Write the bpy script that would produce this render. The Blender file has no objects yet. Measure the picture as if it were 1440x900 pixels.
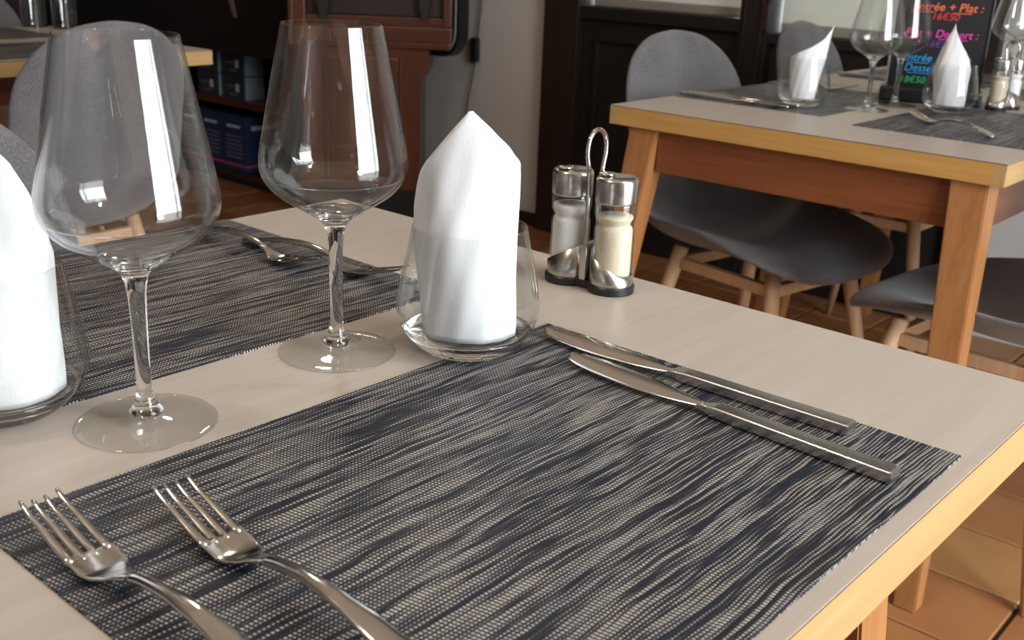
import bpy, bmesh, math, random
from mathutils import Vector, Matrix
R = random.Random(7)
C = bpy.context.scene.collection
sc = bpy.context.scene
PI = math.pi

# ---------------------------------------------------------------- camera
# world frame: the dining table top is z = 0, the floor z = -0.75
cam_d = bpy.data.cameras.new('camera')
cam_d.sensor_width = 36.0
cam_d.lens = 1517.7 * 36.0 / 1440.0
cam_d.clip_start = 0.02
cam = bpy.data.objects.new('camera', cam_d); C.objects.link(cam)
yw, pt, rl = math.radians(40.602), math.radians(19.2693), math.radians(2.2887)
fw = Vector((-math.sin(yw)*math.cos(pt), math.cos(yw)*math.cos(pt), -math.sin(pt)))
rt = Vector((math.cos(yw), math.sin(yw), 0)); up = rt.cross(fw)
r2 = rt*math.cos(rl) + up*math.sin(rl); u2 = -rt*math.sin(rl) + up*math.cos(rl)
M = Matrix((r2, u2, -fw)).transposed().to_4x4(); M.translation = Vector((0.5115, -0.6361, 0.2876))
cam.matrix_world = M
cam_d.dof.use_dof = True; cam_d.dof.focus_distance = 0.80; cam_d.dof.aperture_fstop = 15.0
sc.camera = cam

# ---------------------------------------------------------------- sky, light, exposure
w = bpy.data.worlds.new('sky'); sc.world = w; w.use_nodes = True
wb = w.node_tree.nodes['Background']; wb.inputs[0].default_value = (0.93, 0.965, 1.0, 1); wb.inputs[1].default_value = 12.5
def portal(name, loc, rot, sx, sy):
    d = bpy.data.lights.new(name, 'AREA'); d.shape = 'RECTANGLE'; d.size = sx; d.size_y = sy; d.cycles.is_portal = True
    o = bpy.data.objects.new(name, d); C.objects.link(o); o.location = loc; o.rotation_euler = rot
portal('window_portal', (2.10, 0.45, 0.55), (0, PI/2, 0), 2.5, 1.5)      # shines towards -x
sc.view_settings.view_transform = 'Standard'; sc.view_settings.look = 'None'
sc.view_settings.exposure = 0.50; sc.view_settings.gamma = 1.0; sc.view_settings.use_curve_mapping = False
sc.cycles.max_bounces = 14; sc.cycles.transparent_max_bounces = 32; sc.cycles.transmission_bounces = 12
sc.cycles.glossy_bounces = 6; sc.cycles.diffuse_bounces = 4

# ---------------------------------------------------------------- materials
def nmat(name):
    m = bpy.data.materials.new(name); m.use_nodes = True
    nt = m.node_tree; b = nt.nodes['Principled BSDF']
    return m, nt, b
def N(nt, t, **kw):
    n = nt.nodes.new(t)
    for k, v in kw.items(): setattr(n, k, v)
    return n
def mapping(nt, scale, coord='Object'):
    tc = N(nt, 'ShaderNodeTexCoord'); mp = N(nt, 'ShaderNodeMapping'); mp.inputs['Scale'].default_value = scale
    nt.links.new(tc.outputs[coord], mp.inputs[0]); return mp
def noise(nt, vec, scale, detail=4, rough=.55, dist=0.0):
    n = N(nt, 'ShaderNodeTexNoise'); n.inputs['Scale'].default_value = scale; n.inputs['Detail'].default_value = detail
    n.inputs['Roughness'].default_value = rough; n.inputs['Distortion'].default_value = dist
    nt.links.new(vec, n.inputs['Vector']); return n
def ramp(nt, fac, stops):
    r = N(nt, 'ShaderNodeValToRGB'); e = r.color_ramp.elements
    while len(e) < len(stops): e.new(.5)
    for k, (p, c) in enumerate(stops): e[k].position = p; e[k].color = (*c, 1)
    nt.links.new(fac, r.inputs[0]); return r
def bump(nt, b, h, strength=.3, dist=.001):
    n = N(nt, 'ShaderNodeBump'); n.inputs['Strength'].default_value = strength; n.inputs['Distance'].default_value = dist
    nt.links.new(h, n.inputs['Height']); nt.links.new(n.outputs[0], b.inputs['Normal'])
def math_n(nt, op, a, b=None, c=None):
    n = N(nt, 'ShaderNodeMath', operation=op)
    for k, v in enumerate((a, b, c)):
        if v is None: continue
        if isinstance(v, (int, float)): n.inputs[k].default_value = v
        else: nt.links.new(v, n.inputs[k])
    return n.outputs[0]
def plain(name, col, rough=.5, metal=0.0, spec=.5, var=0.0, vscale=30, bmp=0.0):
    m, nt, b = nmat(name)
    b.inputs['Base Color'].default_value = (*col, 1); b.inputs['Roughness'].default_value = rough
    b.inputs['Metallic'].default_value = metal; b.inputs['Specular IOR Level'].default_value = spec
    mp = mapping(nt, (1, 1, 1)); n = noise(nt, mp.outputs[0], vscale)
    if var:
        r = ramp(nt, n.outputs[0], [(.3, tuple(c*(1-var) for c in col)), (.7, tuple(min(1, c*(1+var)) for c in col))])
        nt.links.new(r.outputs[0], b.inputs['Base Color'])
    if bmp: bump(nt, b, n.outputs[0], bmp)
    return m
def wood(name, c1, c2, axis, rough=.4, scale=1.0, bmp=.05, coat=0.0, contrast=(.3, .7)):
    """grain runs along the given local axis"""
    m, nt, b = nmat(name)
    s = [55*scale, 55*scale, 55*scale]; s[axis] = 3.0*scale
    mp = mapping(nt, s); n = noise(nt, mp.outputs[0], 1.0, 6, .6, .3)
    s2 = [400*scale]*3; s2[axis] = 12*scale
    mp2 = mapping(nt, s2); n2 = noise(nt, mp2.outputs[0], 1.0, 2)
    f = math_n(nt, 'ADD', math_n(nt, 'MULTIPLY', n.outputs[0], .65), math_n(nt, 'MULTIPLY', n2.outputs[0], .35))
    r = ramp(nt, f, [(contrast[0], c1), (contrast[1], c2)])
    nt.links.new(r.outputs[0], b.inputs['Base Color']); b.inputs['Roughness'].default_value = rough
    b.inputs['Coat Weight'].default_value = coat; b.inputs['Coat Roughness'].default_value = .15
    if bmp: bump(nt, b, f, bmp, .0005)
    return m
def thin_glass(name):
    """a wall of clear glass a millimetre thick: passes light straight, reflects by Schlick's law on either face"""
    m = bpy.data.materials.new(name); m.use_nodes = True; nt = m.node_tree
    nt.nodes.remove(nt.nodes['Principled BSDF']); out = nt.nodes['Material Output']
    g = N(nt, 'ShaderNodeNewGeometry'); d = N(nt, 'ShaderNodeVectorMath', operation='DOT_PRODUCT')
    nt.links.new(g.outputs['Normal'], d.inputs[0]); nt.links.new(g.outputs['Incoming'], d.inputs[1])
    c = math_n(nt, 'ABSOLUTE', d.outputs['Value'])
    f = math_n(nt, 'MULTIPLY_ADD', math_n(nt, 'POWER', math_n(nt, 'SUBTRACT', 1.0, c), 5.0), .95, .045)
    tr = N(nt, 'ShaderNodeBsdfTransparent'); gl = N(nt, 'ShaderNodeBsdfGlossy')
    # more glass is crossed towards the rim of the silhouette
    r = ramp(nt, c, [(0.0, (.78, .81, .81)), (.3, (.95, .965, .965)), (1.0, (.985, .99, .99))])
    nt.links.new(r.outputs[0], tr.inputs[0]); gl.inputs['Roughness'].default_value = .0; gl.inputs[0].default_value = (1, 1, 1, 1)
    mx = N(nt, 'ShaderNodeMixShader'); nt.links.new(f, mx.inputs[0]); nt.links.new(tr.outputs[0], mx.inputs[1]); nt.links.new(gl.outputs[0], mx.inputs[2])
    nt.links.new(mx.outputs[0], out.inputs[0]); return m
def solid_glass(name):
    m, nt, b = nmat(name)
    b.inputs['Base Color'].default_value = (.98, .99, .99, 1); b.inputs['Roughness'].default_value = .01
    b.inputs['Transmission Weight'].default_value = 1; b.inputs['IOR'].default_value = 1.5
    return m
def fabric(name, c1, c2, scale=900, bmp=.5):
    m, nt, b = nmat(name)
    mp = mapping(nt, (1, 1, 1)); n = noise(nt, mp.outputs[0], scale*.5, 3, .7); n2 = noise(nt, mp.outputs[0], 9, 3)
    v = N(nt, 'ShaderNodeTexVoronoi'); v.inputs['Scale'].default_value = scale*.6; nt.links.new(mp.outputs[0], v.inputs['Vector'])
    f = math_n(nt, 'ADD', math_n(nt, 'MULTIPLY', n.outputs[0], .75), math_n(nt, 'MULTIPLY', n2.outputs[0], .25))
    r = ramp(nt, f, [(.36, c1), (.64, c2)]); nt.links.new(r.outputs[0], b.inputs['Base Color'])
    b.inputs['Roughness'].default_value = .9; b.inputs['Specular IOR Level'].default_value = .2
    b.inputs['Sheen Weight'].default_value = .25; b.inputs['Sheen Roughness'].default_value = .5
    bump(nt, b, v.outputs['Distance'], bmp, .001); return m
def paper():
    m, nt, b = nmat('napkin_paper')
    b.inputs['Base Color'].default_value = (.76, .77, .79, 1); b.inputs['Roughness'].default_value = .85
    b.inputs['Specular IOR Level'].default_value = .15
    b.inputs['Subsurface Weight'].default_value = .25; b.inputs['Subsurface Radius'].default_value = (.004, .004, .004)
    b.inputs['Subsurface Scale'].default_value = 1.0
    mp = mapping(nt, (1, 1, .22)); n = noise(nt, mp.outputs[0], 900, 2); mp2 = mapping(nt, (1, 1, 1)); n2 = noise(nt, mp2.outputs[0], 60, 3)
    bump(nt, b, math_n(nt, 'ADD', math_n(nt, 'MULTIPLY', n.outputs[0], .35), n2.outputs[0]), .35, .0009); return m
def mat_weave():
    """woven vinyl: dark ribs along y crossed by fine threads; the pale weft thins out into navy black streaks"""
    m, nt, b = nmat('woven_vinyl')
    tc = N(nt, 'ShaderNodeTexCoord'); sep = N(nt, 'ShaderNodeSeparateXYZ'); nt.links.new(tc.outputs['Object'], sep.inputs[0])
    X, Y = sep.outputs[0], sep.outputs[1]
    PX, PY = .0024, .0025
    def vec(ax, fx, ay, fy):
        c = N(nt, 'ShaderNodeCombineXYZ'); nt.links.new(math_n(nt, 'MULTIPLY', ax, fx), c.inputs[0]); nt.links.new(math_n(nt, 'MULTIPLY', ay, fy), c.inputs[1]); return c.outputs[0]
    wn = noise(nt, vec(X, 26.0, Y, 13.0), 1.0, 2)
    Xw = math_n(nt, 'ADD', X, math_n(nt, 'MULTIPLY', wn.outputs[0], .0075))
    u = math_n(nt, 'DIVIDE', Xw, PX); ri = math_n(nt, 'FLOOR', u); fu = math_n(nt, 'SUBTRACT', u, ri)
    v = math_n(nt, 'ADD', math_n(nt, 'DIVIDE', Y, PY), math_n(nt, 'MULTIPLY', u, -.20))
    vi = math_n(nt, 'FLOOR', v); fv = math_n(nt, 'SUBTRACT', v, vi)
    du = math_n(nt, 'ABSOLUTE', math_n(nt, 'SUBTRACT', fu, .5)); dv = math_n(nt, 'ABSOLUTE', math_n(nt, 'SUBTRACT', fv, .5))
    # streaks: every row has its own run of thick and thin dark weft, neighbours partly share it
    n1 = noise(nt, vec(ri, 5.37, Y, 12.0), 1.0, 2)
    n2 = noise(nt, vec(Xw, 230.0, Y, 10.0), 1.0, 3, .6)
    n3 = noise(nt, vec(Xw, 22.0, Y, 6.0), 1.0, 1)
    n4 = noise(nt, vec(ri, 3.1, vi, 2.7), 1.0, 0)
    st = math_n(nt, 'ADD', math_n(nt, 'MULTIPLY', n1.outputs[0], .80), math_n(nt, 'ADD', math_n(nt, 'MULTIPLY', n2.outputs[0], .60), math_n(nt, 'MULTIPLY', n3.outputs[0], .22)))
    ss = N(nt, 'ShaderNodeMapRange'); ss.inputs['From Min'].default_value = .69; ss.inputs['From Max'].default_value = .95
    nt.links.new(st, ss.inputs[0]); S_ = ss.outputs[0]
    # the pale warp shows over a longer stretch of each crossing where the weft is thin
    def soft(d, lim, k):
        m = N(nt, 'ShaderNodeClamp'); nt.links.new(math_n(nt, 'MULTIPLY', math_n(nt, 'SUBTRACT', lim, d), k), m.inputs[0]); return m.outputs[0]
    lim = math_n(nt, 'MULTIPLY', S_, .50)
    ex = soft(du, lim, 8.0); ey = soft(dv, .30, 7.0)
    fac = math_n(nt, 'MULTIPLY', math_n(nt, 'MULTIPLY', ex, ey), math_n(nt, 'MULTIPLY_ADD', n4.outputs[0], .7, .62))
    tint = noise(nt, vec(Xw, 60.0, Y, 9.0), 1.0, 2)
    light = ramp(nt, tint.outputs[0], [(.35, (.43, .42, .41)), (.65, (.56, .53, .47))])
    dark = ramp(nt, n2.outputs[0], [(.4, (.008, .012, .024)), (.6, (.014, .014, .017))])
    mx = N(nt, 'ShaderNodeMix', data_type='RGBA'); nt.links.new(fac, mx.inputs['Factor'])
    nt.links.new(dark.outputs[0], mx.inputs['A']); nt.links.new(light.outputs[0], mx.inputs['B'])
    nt.links.new(mx.outputs['Result'], b.inputs['Base Color'])
    b.inputs['Roughness'].default_value = .5; b.inputs['Specular IOR Level'].default_value = .35
    rib = math_n(nt, 'ADD', math_n(nt, 'SUBTRACT', .5, du), math_n(nt, 'MULTIPLY', math_n(nt, 'SUBTRACT', .5, dv), .7))
    bump(nt, b, rib, .8, .0005); return m
def tile_mat():
    m, nt, b = nmat('terracotta_tile')
    oi = N(nt, 'ShaderNodeObjectInfo'); mp = mapping(nt, (1, 1, 1)); n = noise(nt, mp.outputs[0], 9, 4)
    add = N(nt, 'ShaderNodeVectorMath', operation='ADD'); nt.links.new(mp.outputs[0], add.inputs[0]); nt.links.new(oi.outputs['Location'], add.inputs[1])
    nt.links.new(add.outputs[0], n.inputs['Vector'])
    f = math_n(nt, 'ADD', math_n(nt, 'MULTIPLY', oi.outputs['Random'], .55), math_n(nt, 'MULTIPLY', n.outputs[0], .45))
    r = ramp(nt, f, [(.2, (.25, .085, .035)), (.5, (.31, .14, .052)), (.8, (.36, .19, .07))]); nt.links.new(r.outputs[0], b.inputs['Base Color'])
    b.inputs['Roughness'].default_value = .42; bump(nt, b, n.outputs[0], .25, .004); return m

MT = {}
MT['laminate'] = wood('beige_laminate', (.365, .315, .268), (.46, .405, .352), 1, .42, 1.0, .03, 0, (.25, .75))
MT['edge_y'] = wood('light_beech_edge', (.37, .232, .090), (.48, .325, .150), 1, .42, .8, .03)
MT['edge_x'] = wood('light_beech_edge_cross', (.42, .22, .06), (.55, .33, .11), 0, .42, .8, .03)
MT['leg_wood'] = wood('orange_beech', (.25, .10, .03), (.40, .185, .068), 2, .38, 1.0, .04, .3)
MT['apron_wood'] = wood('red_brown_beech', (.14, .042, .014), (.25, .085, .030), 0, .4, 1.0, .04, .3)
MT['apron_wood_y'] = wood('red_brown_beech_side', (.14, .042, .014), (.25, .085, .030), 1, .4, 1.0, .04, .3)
MT['chair_leg'] = wood('pale_beech', (.50, .30, .16), (.66, .43, .26), 2, .45, 1.2, .03)
MT['mahogany'] = wood('mahogany', (.055, .014, .006), (.13, .036, .013), 2, .35, .6, .05, .3)
MT['mahogany_x'] = wood('mahogany_rail', (.045, .011, .006), (.10, .027, .011), 0, .35, .6, .05, .3)
MT['black_wood'] = wood('black_stained_wood', (.003, .0022, .002), (.008, .005, .004), 2, .6, .7, .04)
MT['dark_brown'] = wood('dark_brown_wood', (.012, .006, .004), (.026, .011, .008), 2, .5, .7, .04)
MT['fabric'] = fabric('grey_wool_fabric', (.075, .073, .080), (.19, .184, .194))
MT['fabric2'] = fabric('dark_grey_wool_fabric', (.055, .055, .065), (.14, .14, .155))
MT['steel'] = plain('polished_steel', (.62, .60, .58), .13, 1.0, bmp=.02, vscale=60)
MT['steel2'] = plain('brushed_steel', (.56, .55, .54), .24, 1.0, bmp=.006, vscale=120)
MT['black_plastic'] = plain('black_plastic', (.010, .012, .016), .35)
MT['thin'] = thin_glass('clear_glass_wall')
MT['glass'] = solid_glass('clear_glass_solid')
MT['paper'] = paper()
MT['weave'] = mat_weave()
MT['salt'] = plain('white_salt', (.80, .80, .80), .8, var=.05, vscale=900, bmp=.4)
MT['pepper'] = plain('ground_white_pepper', (.66, .58, .44), .85, var=.12, vscale=1200, bmp=.5)
MT['wall'] = plain('off_white_plaster', (.52, .50, .475), .85, var=.03, vscale=4, bmp=.08)
MT['ceiling'] = plain('warm_white_ceiling', (.66, .60, .53), .9, var=.02, vscale=3)
MT['tile'] = tile_mat()
MT['grout'] = plain('dark_grout', (.022, .014, .010), .9, var=.2, vscale=80, bmp=.3)
MT['slate'] = plain('black_board', (.006, .006, .008), .45, var=.1)
MT['pave'] = plain('pale_paving', (.35, .34, .32), .9, var=.1, vscale=2)
MT['blind'] = None
MT['seam'] = plain('dark_glue_seam', (.09, .045, .02), .7)
def blind_mat():
    m = bpy.data.materials.new('off_white_blind'); m.use_nodes = True; nt = m.node_tree
    out = nt.nodes['Material Output']; nt.nodes.remove(nt.nodes['Principled BSDF'])
    d = N(nt, 'ShaderNodeBsdfDiffuse'); t = N(nt, 'ShaderNodeBsdfTranslucent'); mp = mapping(nt, (1, 1, 1)); n = noise(nt, mp.outputs[0], 400, 2)
    r = ramp(nt, n.outputs[0], [(.3, (.58, .58, .54)), (.7, (.64, .64, .60))]); nt.links.new(r.outputs[0], d.inputs[0])
    t.inputs[0].default_value = (.085, .085, .077, 1)
    ad = N(nt, 'ShaderNodeAddShader'); nt.links.new(d.outputs[0], ad.inputs[0]); nt.links.new(t.outputs[0], ad.inputs[1]); nt.links.new(ad.outputs[0], out.inputs[0]); return m
MT['blind'] = blind_mat()

# ---------------------------------------------------------------- object helpers
def obj(name, me, mat=None, parent=None, loc=None, rot=None, smooth=False):
    if isinstance(me, bmesh.types.BMesh):
        bm = me; me = bpy.data.meshes.new(name); bmesh.ops.recalc_face_normals(bm, faces=bm.faces[:]); bm.to_mesh(me); bm.free()
    if mat is not None and not me.materials: me.materials.append(mat)
    if smooth: me.polygons.foreach_set('use_smooth', [True]*len(me.polygons))
    o = bpy.data.objects.new(name, me); C.objects.link(o)
    if parent is not None: o.parent = parent
    if loc is not None: o.location = loc
    if rot is not None: o.rotation_euler = rot
    return o
def thing(name, label, cat, loc=(0, 0, 0), rz=0.0, group=None):
    o = bpy.data.objects.new(name, None); C.objects.link(o); o.empty_display_size = .05
    o.location = loc; o.rotation_euler = (0, 0, rz); o['label'] = label; o['category'] = cat
    if group: o['group'] = group
    return o
def tag(o, label, cat, group=None):
    o['label'] = label; o['category'] = cat
    if group: o['group'] = group
    return o
def struct(o): o['kind'] = 'structure'; return o
def dup(root, loc, rz, label, group=None):
    r = root.copy(); C.objects.link(r); r.location = loc; r.rotation_euler = (0, 0, rz); r['label'] = label
    if group: r['group'] = group
    for ch in list(root.children):
        c = ch.copy(); C.objects.link(c); c.parent = r
        for g in list(ch.children):
            d = g.copy(); C.objects.link(d); d.parent = c
    return r
def bx(x0, x1, y0, y1, z0, z1, bev=0.0, seg=2, bm=None):
    b = bmesh.new()
    r = bmesh.ops.create_cube(b, size=1)
    for v in r['verts']:
        v.co = Vector((x0+(v.co.x+.5)*(x1-x0), y0+(v.co.y+.5)*(y1-y0), z0+(v.co.z+.5)*(z1-z0)))
    if bev: bmesh.ops.bevel(b, geom=b.edges[:], offset=bev, segments=seg, profile=.6, affect='EDGES')
    if bm is None: return b
    me = bpy.data.meshes.new('tmp'); b.to_mesh(me); b.free(); bm.from_mesh(me); bpy.data.meshes.remove(me); return bm
def pydata(verts, faces):
    me = bpy.data.meshes.new('m'); me.from_pydata([tuple(v) for v in verts], [], faces); me.validate(); return me
def fixn(me):
    bm = bmesh.new(); bm.from_mesh(me); bmesh.ops.remove_doubles(bm, verts=bm.verts[:], dist=1e-6)
    bmesh.ops.recalc_face_normals(bm, faces=bm.faces[:]); bm.to_mesh(me); bm.free(); return me
def smooth_profile(pts, n=6):
    """Catmull-Rom through (r, z) points"""
    out = []; P = [pts[0]] + list(pts) + [pts[-1]]
    for i in range(1, len(P)-2):
        for k in range(n):
            t = k/n; q = []
            for a in range(len(pts[0])):
                p0, p1, p2, p3 = P[i-1][a], P[i][a], P[i+1][a], P[i+2][a]
                q.append(.5*((2*p1)+(-p0+p2)*t+(2*p0-5*p1+4*p2-p3)*t*t+(-p0+3*p1-3*p2+p3)*t**3))
            out.append(tuple(q))
    out.append(tuple(pts[-1])); return out
def lathe(prof, n=64, closed=False):
    vs, fs = [], []; m = len(prof)
    for (r, z) in prof:
        for k in range(n):
            a = 2*PI*k/n; vs.append((max(r, 0)*math.cos(a), max(r, 0)*math.sin(a), z))
    for i in range(m if closed else m-1):
        for k in range(n):
            a, b2 = i*n+k, i*n+(k+1) % n; j = (i+1) % m; fs.append((a, b2, j*n+(k+1) % n, j*n+k))
    return fixn(pydata(vs, fs))
def tube(pts, rad, n=10, caps=True):
    pts = [Vector(p) for p in pts]; vs, fs = [], []; m = len(pts)
    rads = rad if isinstance(rad, (list, tuple)) else [rad]*m
    prev = None
    for i, p in enumerate(pts):
        t = (pts[min(i+1, m-1)]-pts[max(i-1, 0)]).normalized()
        if prev is None: a = t.orthogonal().normalized()
        else: a = (prev-t*prev.dot(t)).normalized()
        prev = a; b2 = t.cross(a)
        for k in range(n):
            th = 2*PI*k/n; vs.append(p+(a*math.cos(th)+b2*math.sin(th))*rads[i])
    for i in range(m-1):
        for k in range(n): fs.append((i*n+k, i*n+(k+1) % n, (i+1)*n+(k+1) % n, (i+1)*n+k))
    if caps: fs.append(tuple(range(n-1, -1, -1))); fs.append(tuple((m-1)*n+k for k in range(n)))
    return fixn(pydata(vs, fs))
def join(name, meshes):
    bm = bmesh.new()
    for me in meshes: bm.from_mesh(me)
    out = bpy.data.meshes.new(name); bm.to_mesh(out); bm.free(); return out
def prism(poly, y0, y1):
    """polygon in x,z extruded along y"""
    n = len(poly); vs = [(x, y0, z) for x, z in poly]+[(x, y1, z) for x, z in poly]
    fs = [tuple(range(n)), tuple(range(2*n-1, n-1, -1))]+[(k, (k+1) % n, n+(k+1) % n, n+k) for k in range(n)]
    return fixn(pydata(vs, fs))

FL = -0.75
# ================================================================ the setting
XL, XR, YF, YB, ZC = -5.2, 2.0, -3.0, 2.52, 1.95
floor = struct(obj('floor', bx(XL-.1, XR+.1, YF-.1, YB+.1, FL-.10, FL-.006), MT['grout']))
ceil_ = struct(obj('ceiling', bx(XL-.1, XR+.1, YF-.1, YB+.1, ZC, ZC+.1), MT['ceiling']))
tb = bx(-.0965, .0965, -.0965, .0965, -.009, 0, .0025, 1)
tile_me = bpy.data.meshes.new('floor_tile'); tb.to_mesh(tile_me); tb.free(); tile_me.materials.append(MT['tile'])
cells = []
for i in range(-26, 11):
    for j in range(-17, 13):
        cx_, cy_ = .048+.2*i, 1.057+.2*j
        if XL < cx_-.1 and cx_+.1 < XR+.06 and YF < cy_-.1 and cy_-.06 < YB: cells.append((cx_, cy_))
seen = [c for c in cells if (c[1] > .3 and -2.9 < c[0] < 1.0) or (c[1] > 1.0 and -3.7 < c[0] <= -2.9)]
seen = seen[:290]; seen_s = set(seen)
for c in seen:
    obj('floor_tile', tile_me, None, floor, (c[0], c[1], FL+R.uniform(-.0008, .0008)), (0, 0, 0))
bm = bmesh.new()
for c in cells:
    if c in seen_s: continue
    tmp = tile_me.copy(); tmp.transform(Matrix.Translation((c[0], c[1], FL))); bm.from_mesh(tmp); bpy.data.meshes.remove(tmp)
o = obj('floor_tile_field', bm, MT['tile'], floor); o['kind'] = 'stuff'

# right wall with the tall bright window the glasses mirror
bm = bx(XR, XR+.12, YF, -.30, FL, ZC); bx(XR, XR+.12, 1.20, YB, FL, ZC, bm=bm)
bx(XR, XR+.12, -.30, 1.20, FL, -.70, bm=bm); bx(XR, XR+.12, -.30, 1.20, 1.80, ZC, bm=bm)
struct(obj('wall_right', bm, MT['wall']))
win = struct(obj('window_1', bx(XR+.03, XR+.09, .83, .89, -.70, 1.80, .004), MT['black_wood']))
for (a, b_, c, d) in ((-.30, -.24, -.70, 1.80), (1.14, 1.20, -.70, 1.80), (-.24, 1.14, 1.74, 1.80), (-.24, 1.14, -.70, -.64)):
    obj('window_frame', bx(XR+.02, XR+.10, a, b_, c, d, .004), MT['black_wood'], win)
obj('window_pane', bx(XR+.055, XR+.061, -.24, .83, -.64, 1.74), MT['thin'], win); obj('window_pane', bx(XR+.055, XR+.061, .89, 1.14, -.64, 1.74), MT['thin'], win)
struct(obj('wall_front', bx(XL, XR, YF-.12, YF, FL, ZC), MT['wall']))
struct(obj('wall_left', bx(XL-.12, XL, YF, YB, FL, ZC), MT['dark_brown']))
struct(obj('trim_1', bx(-4.72, -4.66, 2.42, 2.48, FL, ZC, .01), plain('pale_post_paint', (.55, .55, .50), .5)))
# back wall: plaster, dark joinery with two glazed lights, plaster again
bm = bx(XL, -2.067, YB, YB+.15, FL, ZC)
struct(obj('wall_back', bm, MT['wall']))
struct(obj('wall_back_end', bx(-.473, XR, YB, YB+.15, FL, ZC), MT['wall']))
struct(obj('baseboard_back', bx(XL, -2.067, YB-.015, YB, FL, FL+.05, .003), MT['dark_brown']))
door = struct(obj('door_1', bx(-2.067, -1.91, YB-.04, YB+.10, FL, ZC, .004), MT['dark_brown']))
P_ = lambda n, *a, m='black_wood', b=.004: obj(n, bx(*a, b), MT[m], door)
P_('lower_panel', -1.91, -1.272, YB-.005, YB+.06, FL, .055)
P_('rail', -1.91, -1.272, YB-.03, YB+.08, .045, .088)
P_('panel_moulding', -1.85, -1.33, YB-.018, YB+.0, -.62, -.60); P_('panel_moulding', -1.85, -1.33, YB-.018, YB+.0, -.03, -.01)
P_('panel_moulding', -1.85, -1.83, YB-.018, YB+.0, -.60, -.03); P_('panel_moulding', -1.35, -1.33, YB-.018, YB+.0, -.60, -.03)
P_('stile', -1.272, -1.170, YB-.035, YB+.10, FL, ZC)
P_('bead', -1.255, -1.247, YB-.043, YB-.03, FL, ZC, m='dark_brown', b=.002); P_('bead', -1.195, -1.187, YB-.043, YB-.03, FL, ZC, m='dark_brown', b=.002)
P_('lower_panel', -1.170, -.53, YB-.005, YB+.06, FL, .035)
P_('rail', -1.170, -.53, YB-.03, YB+.08, .02, .052)
P_('stile', -.530, -.473, YB-.035, YB+.10, FL, ZC, m='dark_brown')
P_('head_rail', -1.91, -.53, YB-.03, YB+.10, 1.3, ZC)
P_('hinge_plate', -1.192, -1.168, YB-.046, YB-.035, .060, .14, m='dark_brown', b=.002)
for (a, b_, z0) in ((-1.905, -1.276, .088), (-1.166, -.534, .052)):
    w_ = struct(obj('window_%d' % (2 if a < -1.5 else 3), bx(a, b_, YB+.030, YB+.034, z0, 1.3), MT['thin']))
    right = b_-.035 if a < -1.5 else b_-.002
    obj('blind', bx(a+.002, right, YB+.045, YB+.048, z0+.012, 1.3), MT['blind'], w_)
    obj('blind_bottom_bar', bx(a+.002, right, YB+.040, YB+.055, z0+.0, z0+.030, .003), plain('taupe_blind_bar', (.33, .29, .25), .5), w_)
struct(obj('ground', bx(-9, 9, -8, 8, FL-.30, FL-.12), MT['pave']))

def lamp(loc, n, label):
    l = thing('pendant_lamp', label, 'lamp', (loc[0], loc[1], loc[2]), 0, 'small pendant lamps')
    m = bpy.data.materials.get('warm_bulb')
    if not m:
        m = bpy.data.materials.new('warm_bulb'); m.use_nodes = True; b = m.node_tree.nodes['Principled BSDF']
        b.inputs['Emission Color'].default_value = (1, .72, .42, 1); b.inputs['Emission Strength'].default_value = 60
    obj('bulb', lathe(smooth_profile([(0, -.045), (.025, -.035), (.032, -.01), (.022, .02), (.014, .035)], 4), 24), m, l, smooth=True)
    obj('socket', lathe([(0, .075), (.016, .075), (.016, .032), (0, .032)], 20), MT['black_plastic'], l); obj('cord', tube([(0, 0, .07), (0, 0, ZC-loc[2])], .003, 8), MT['black_plastic'], l)
    obj('ceiling_rose', lathe([(0, ZC-loc[2]), (.05, ZC-loc[2]), (.045, ZC-loc[2]-.02), (0, ZC-loc[2]-.025)], 24), MT['black_plastic'], l)
    d = bpy.data.lights.new('bulb_light', 'POINT'); d.energy = n; d.color = (1, .90, .80); d.shadow_soft_size = .06
    lo = bpy.data.objects.new('bulb_light', d); C.objects.link(lo); lo.parent = l; lo.location = (0, 0, -.11)
lamp((.95, .05, 1.35), 9, 'small bare bulb pendant lamp nearest the large window')
lamp((-.35, -.75, 1.35), 10, 'small bare bulb pendant lamp over the near left of the foreground table')
lamp((-1.6, 1.0, 1.35), 4, 'small bare bulb pendant lamp over the middle of the room')
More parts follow.
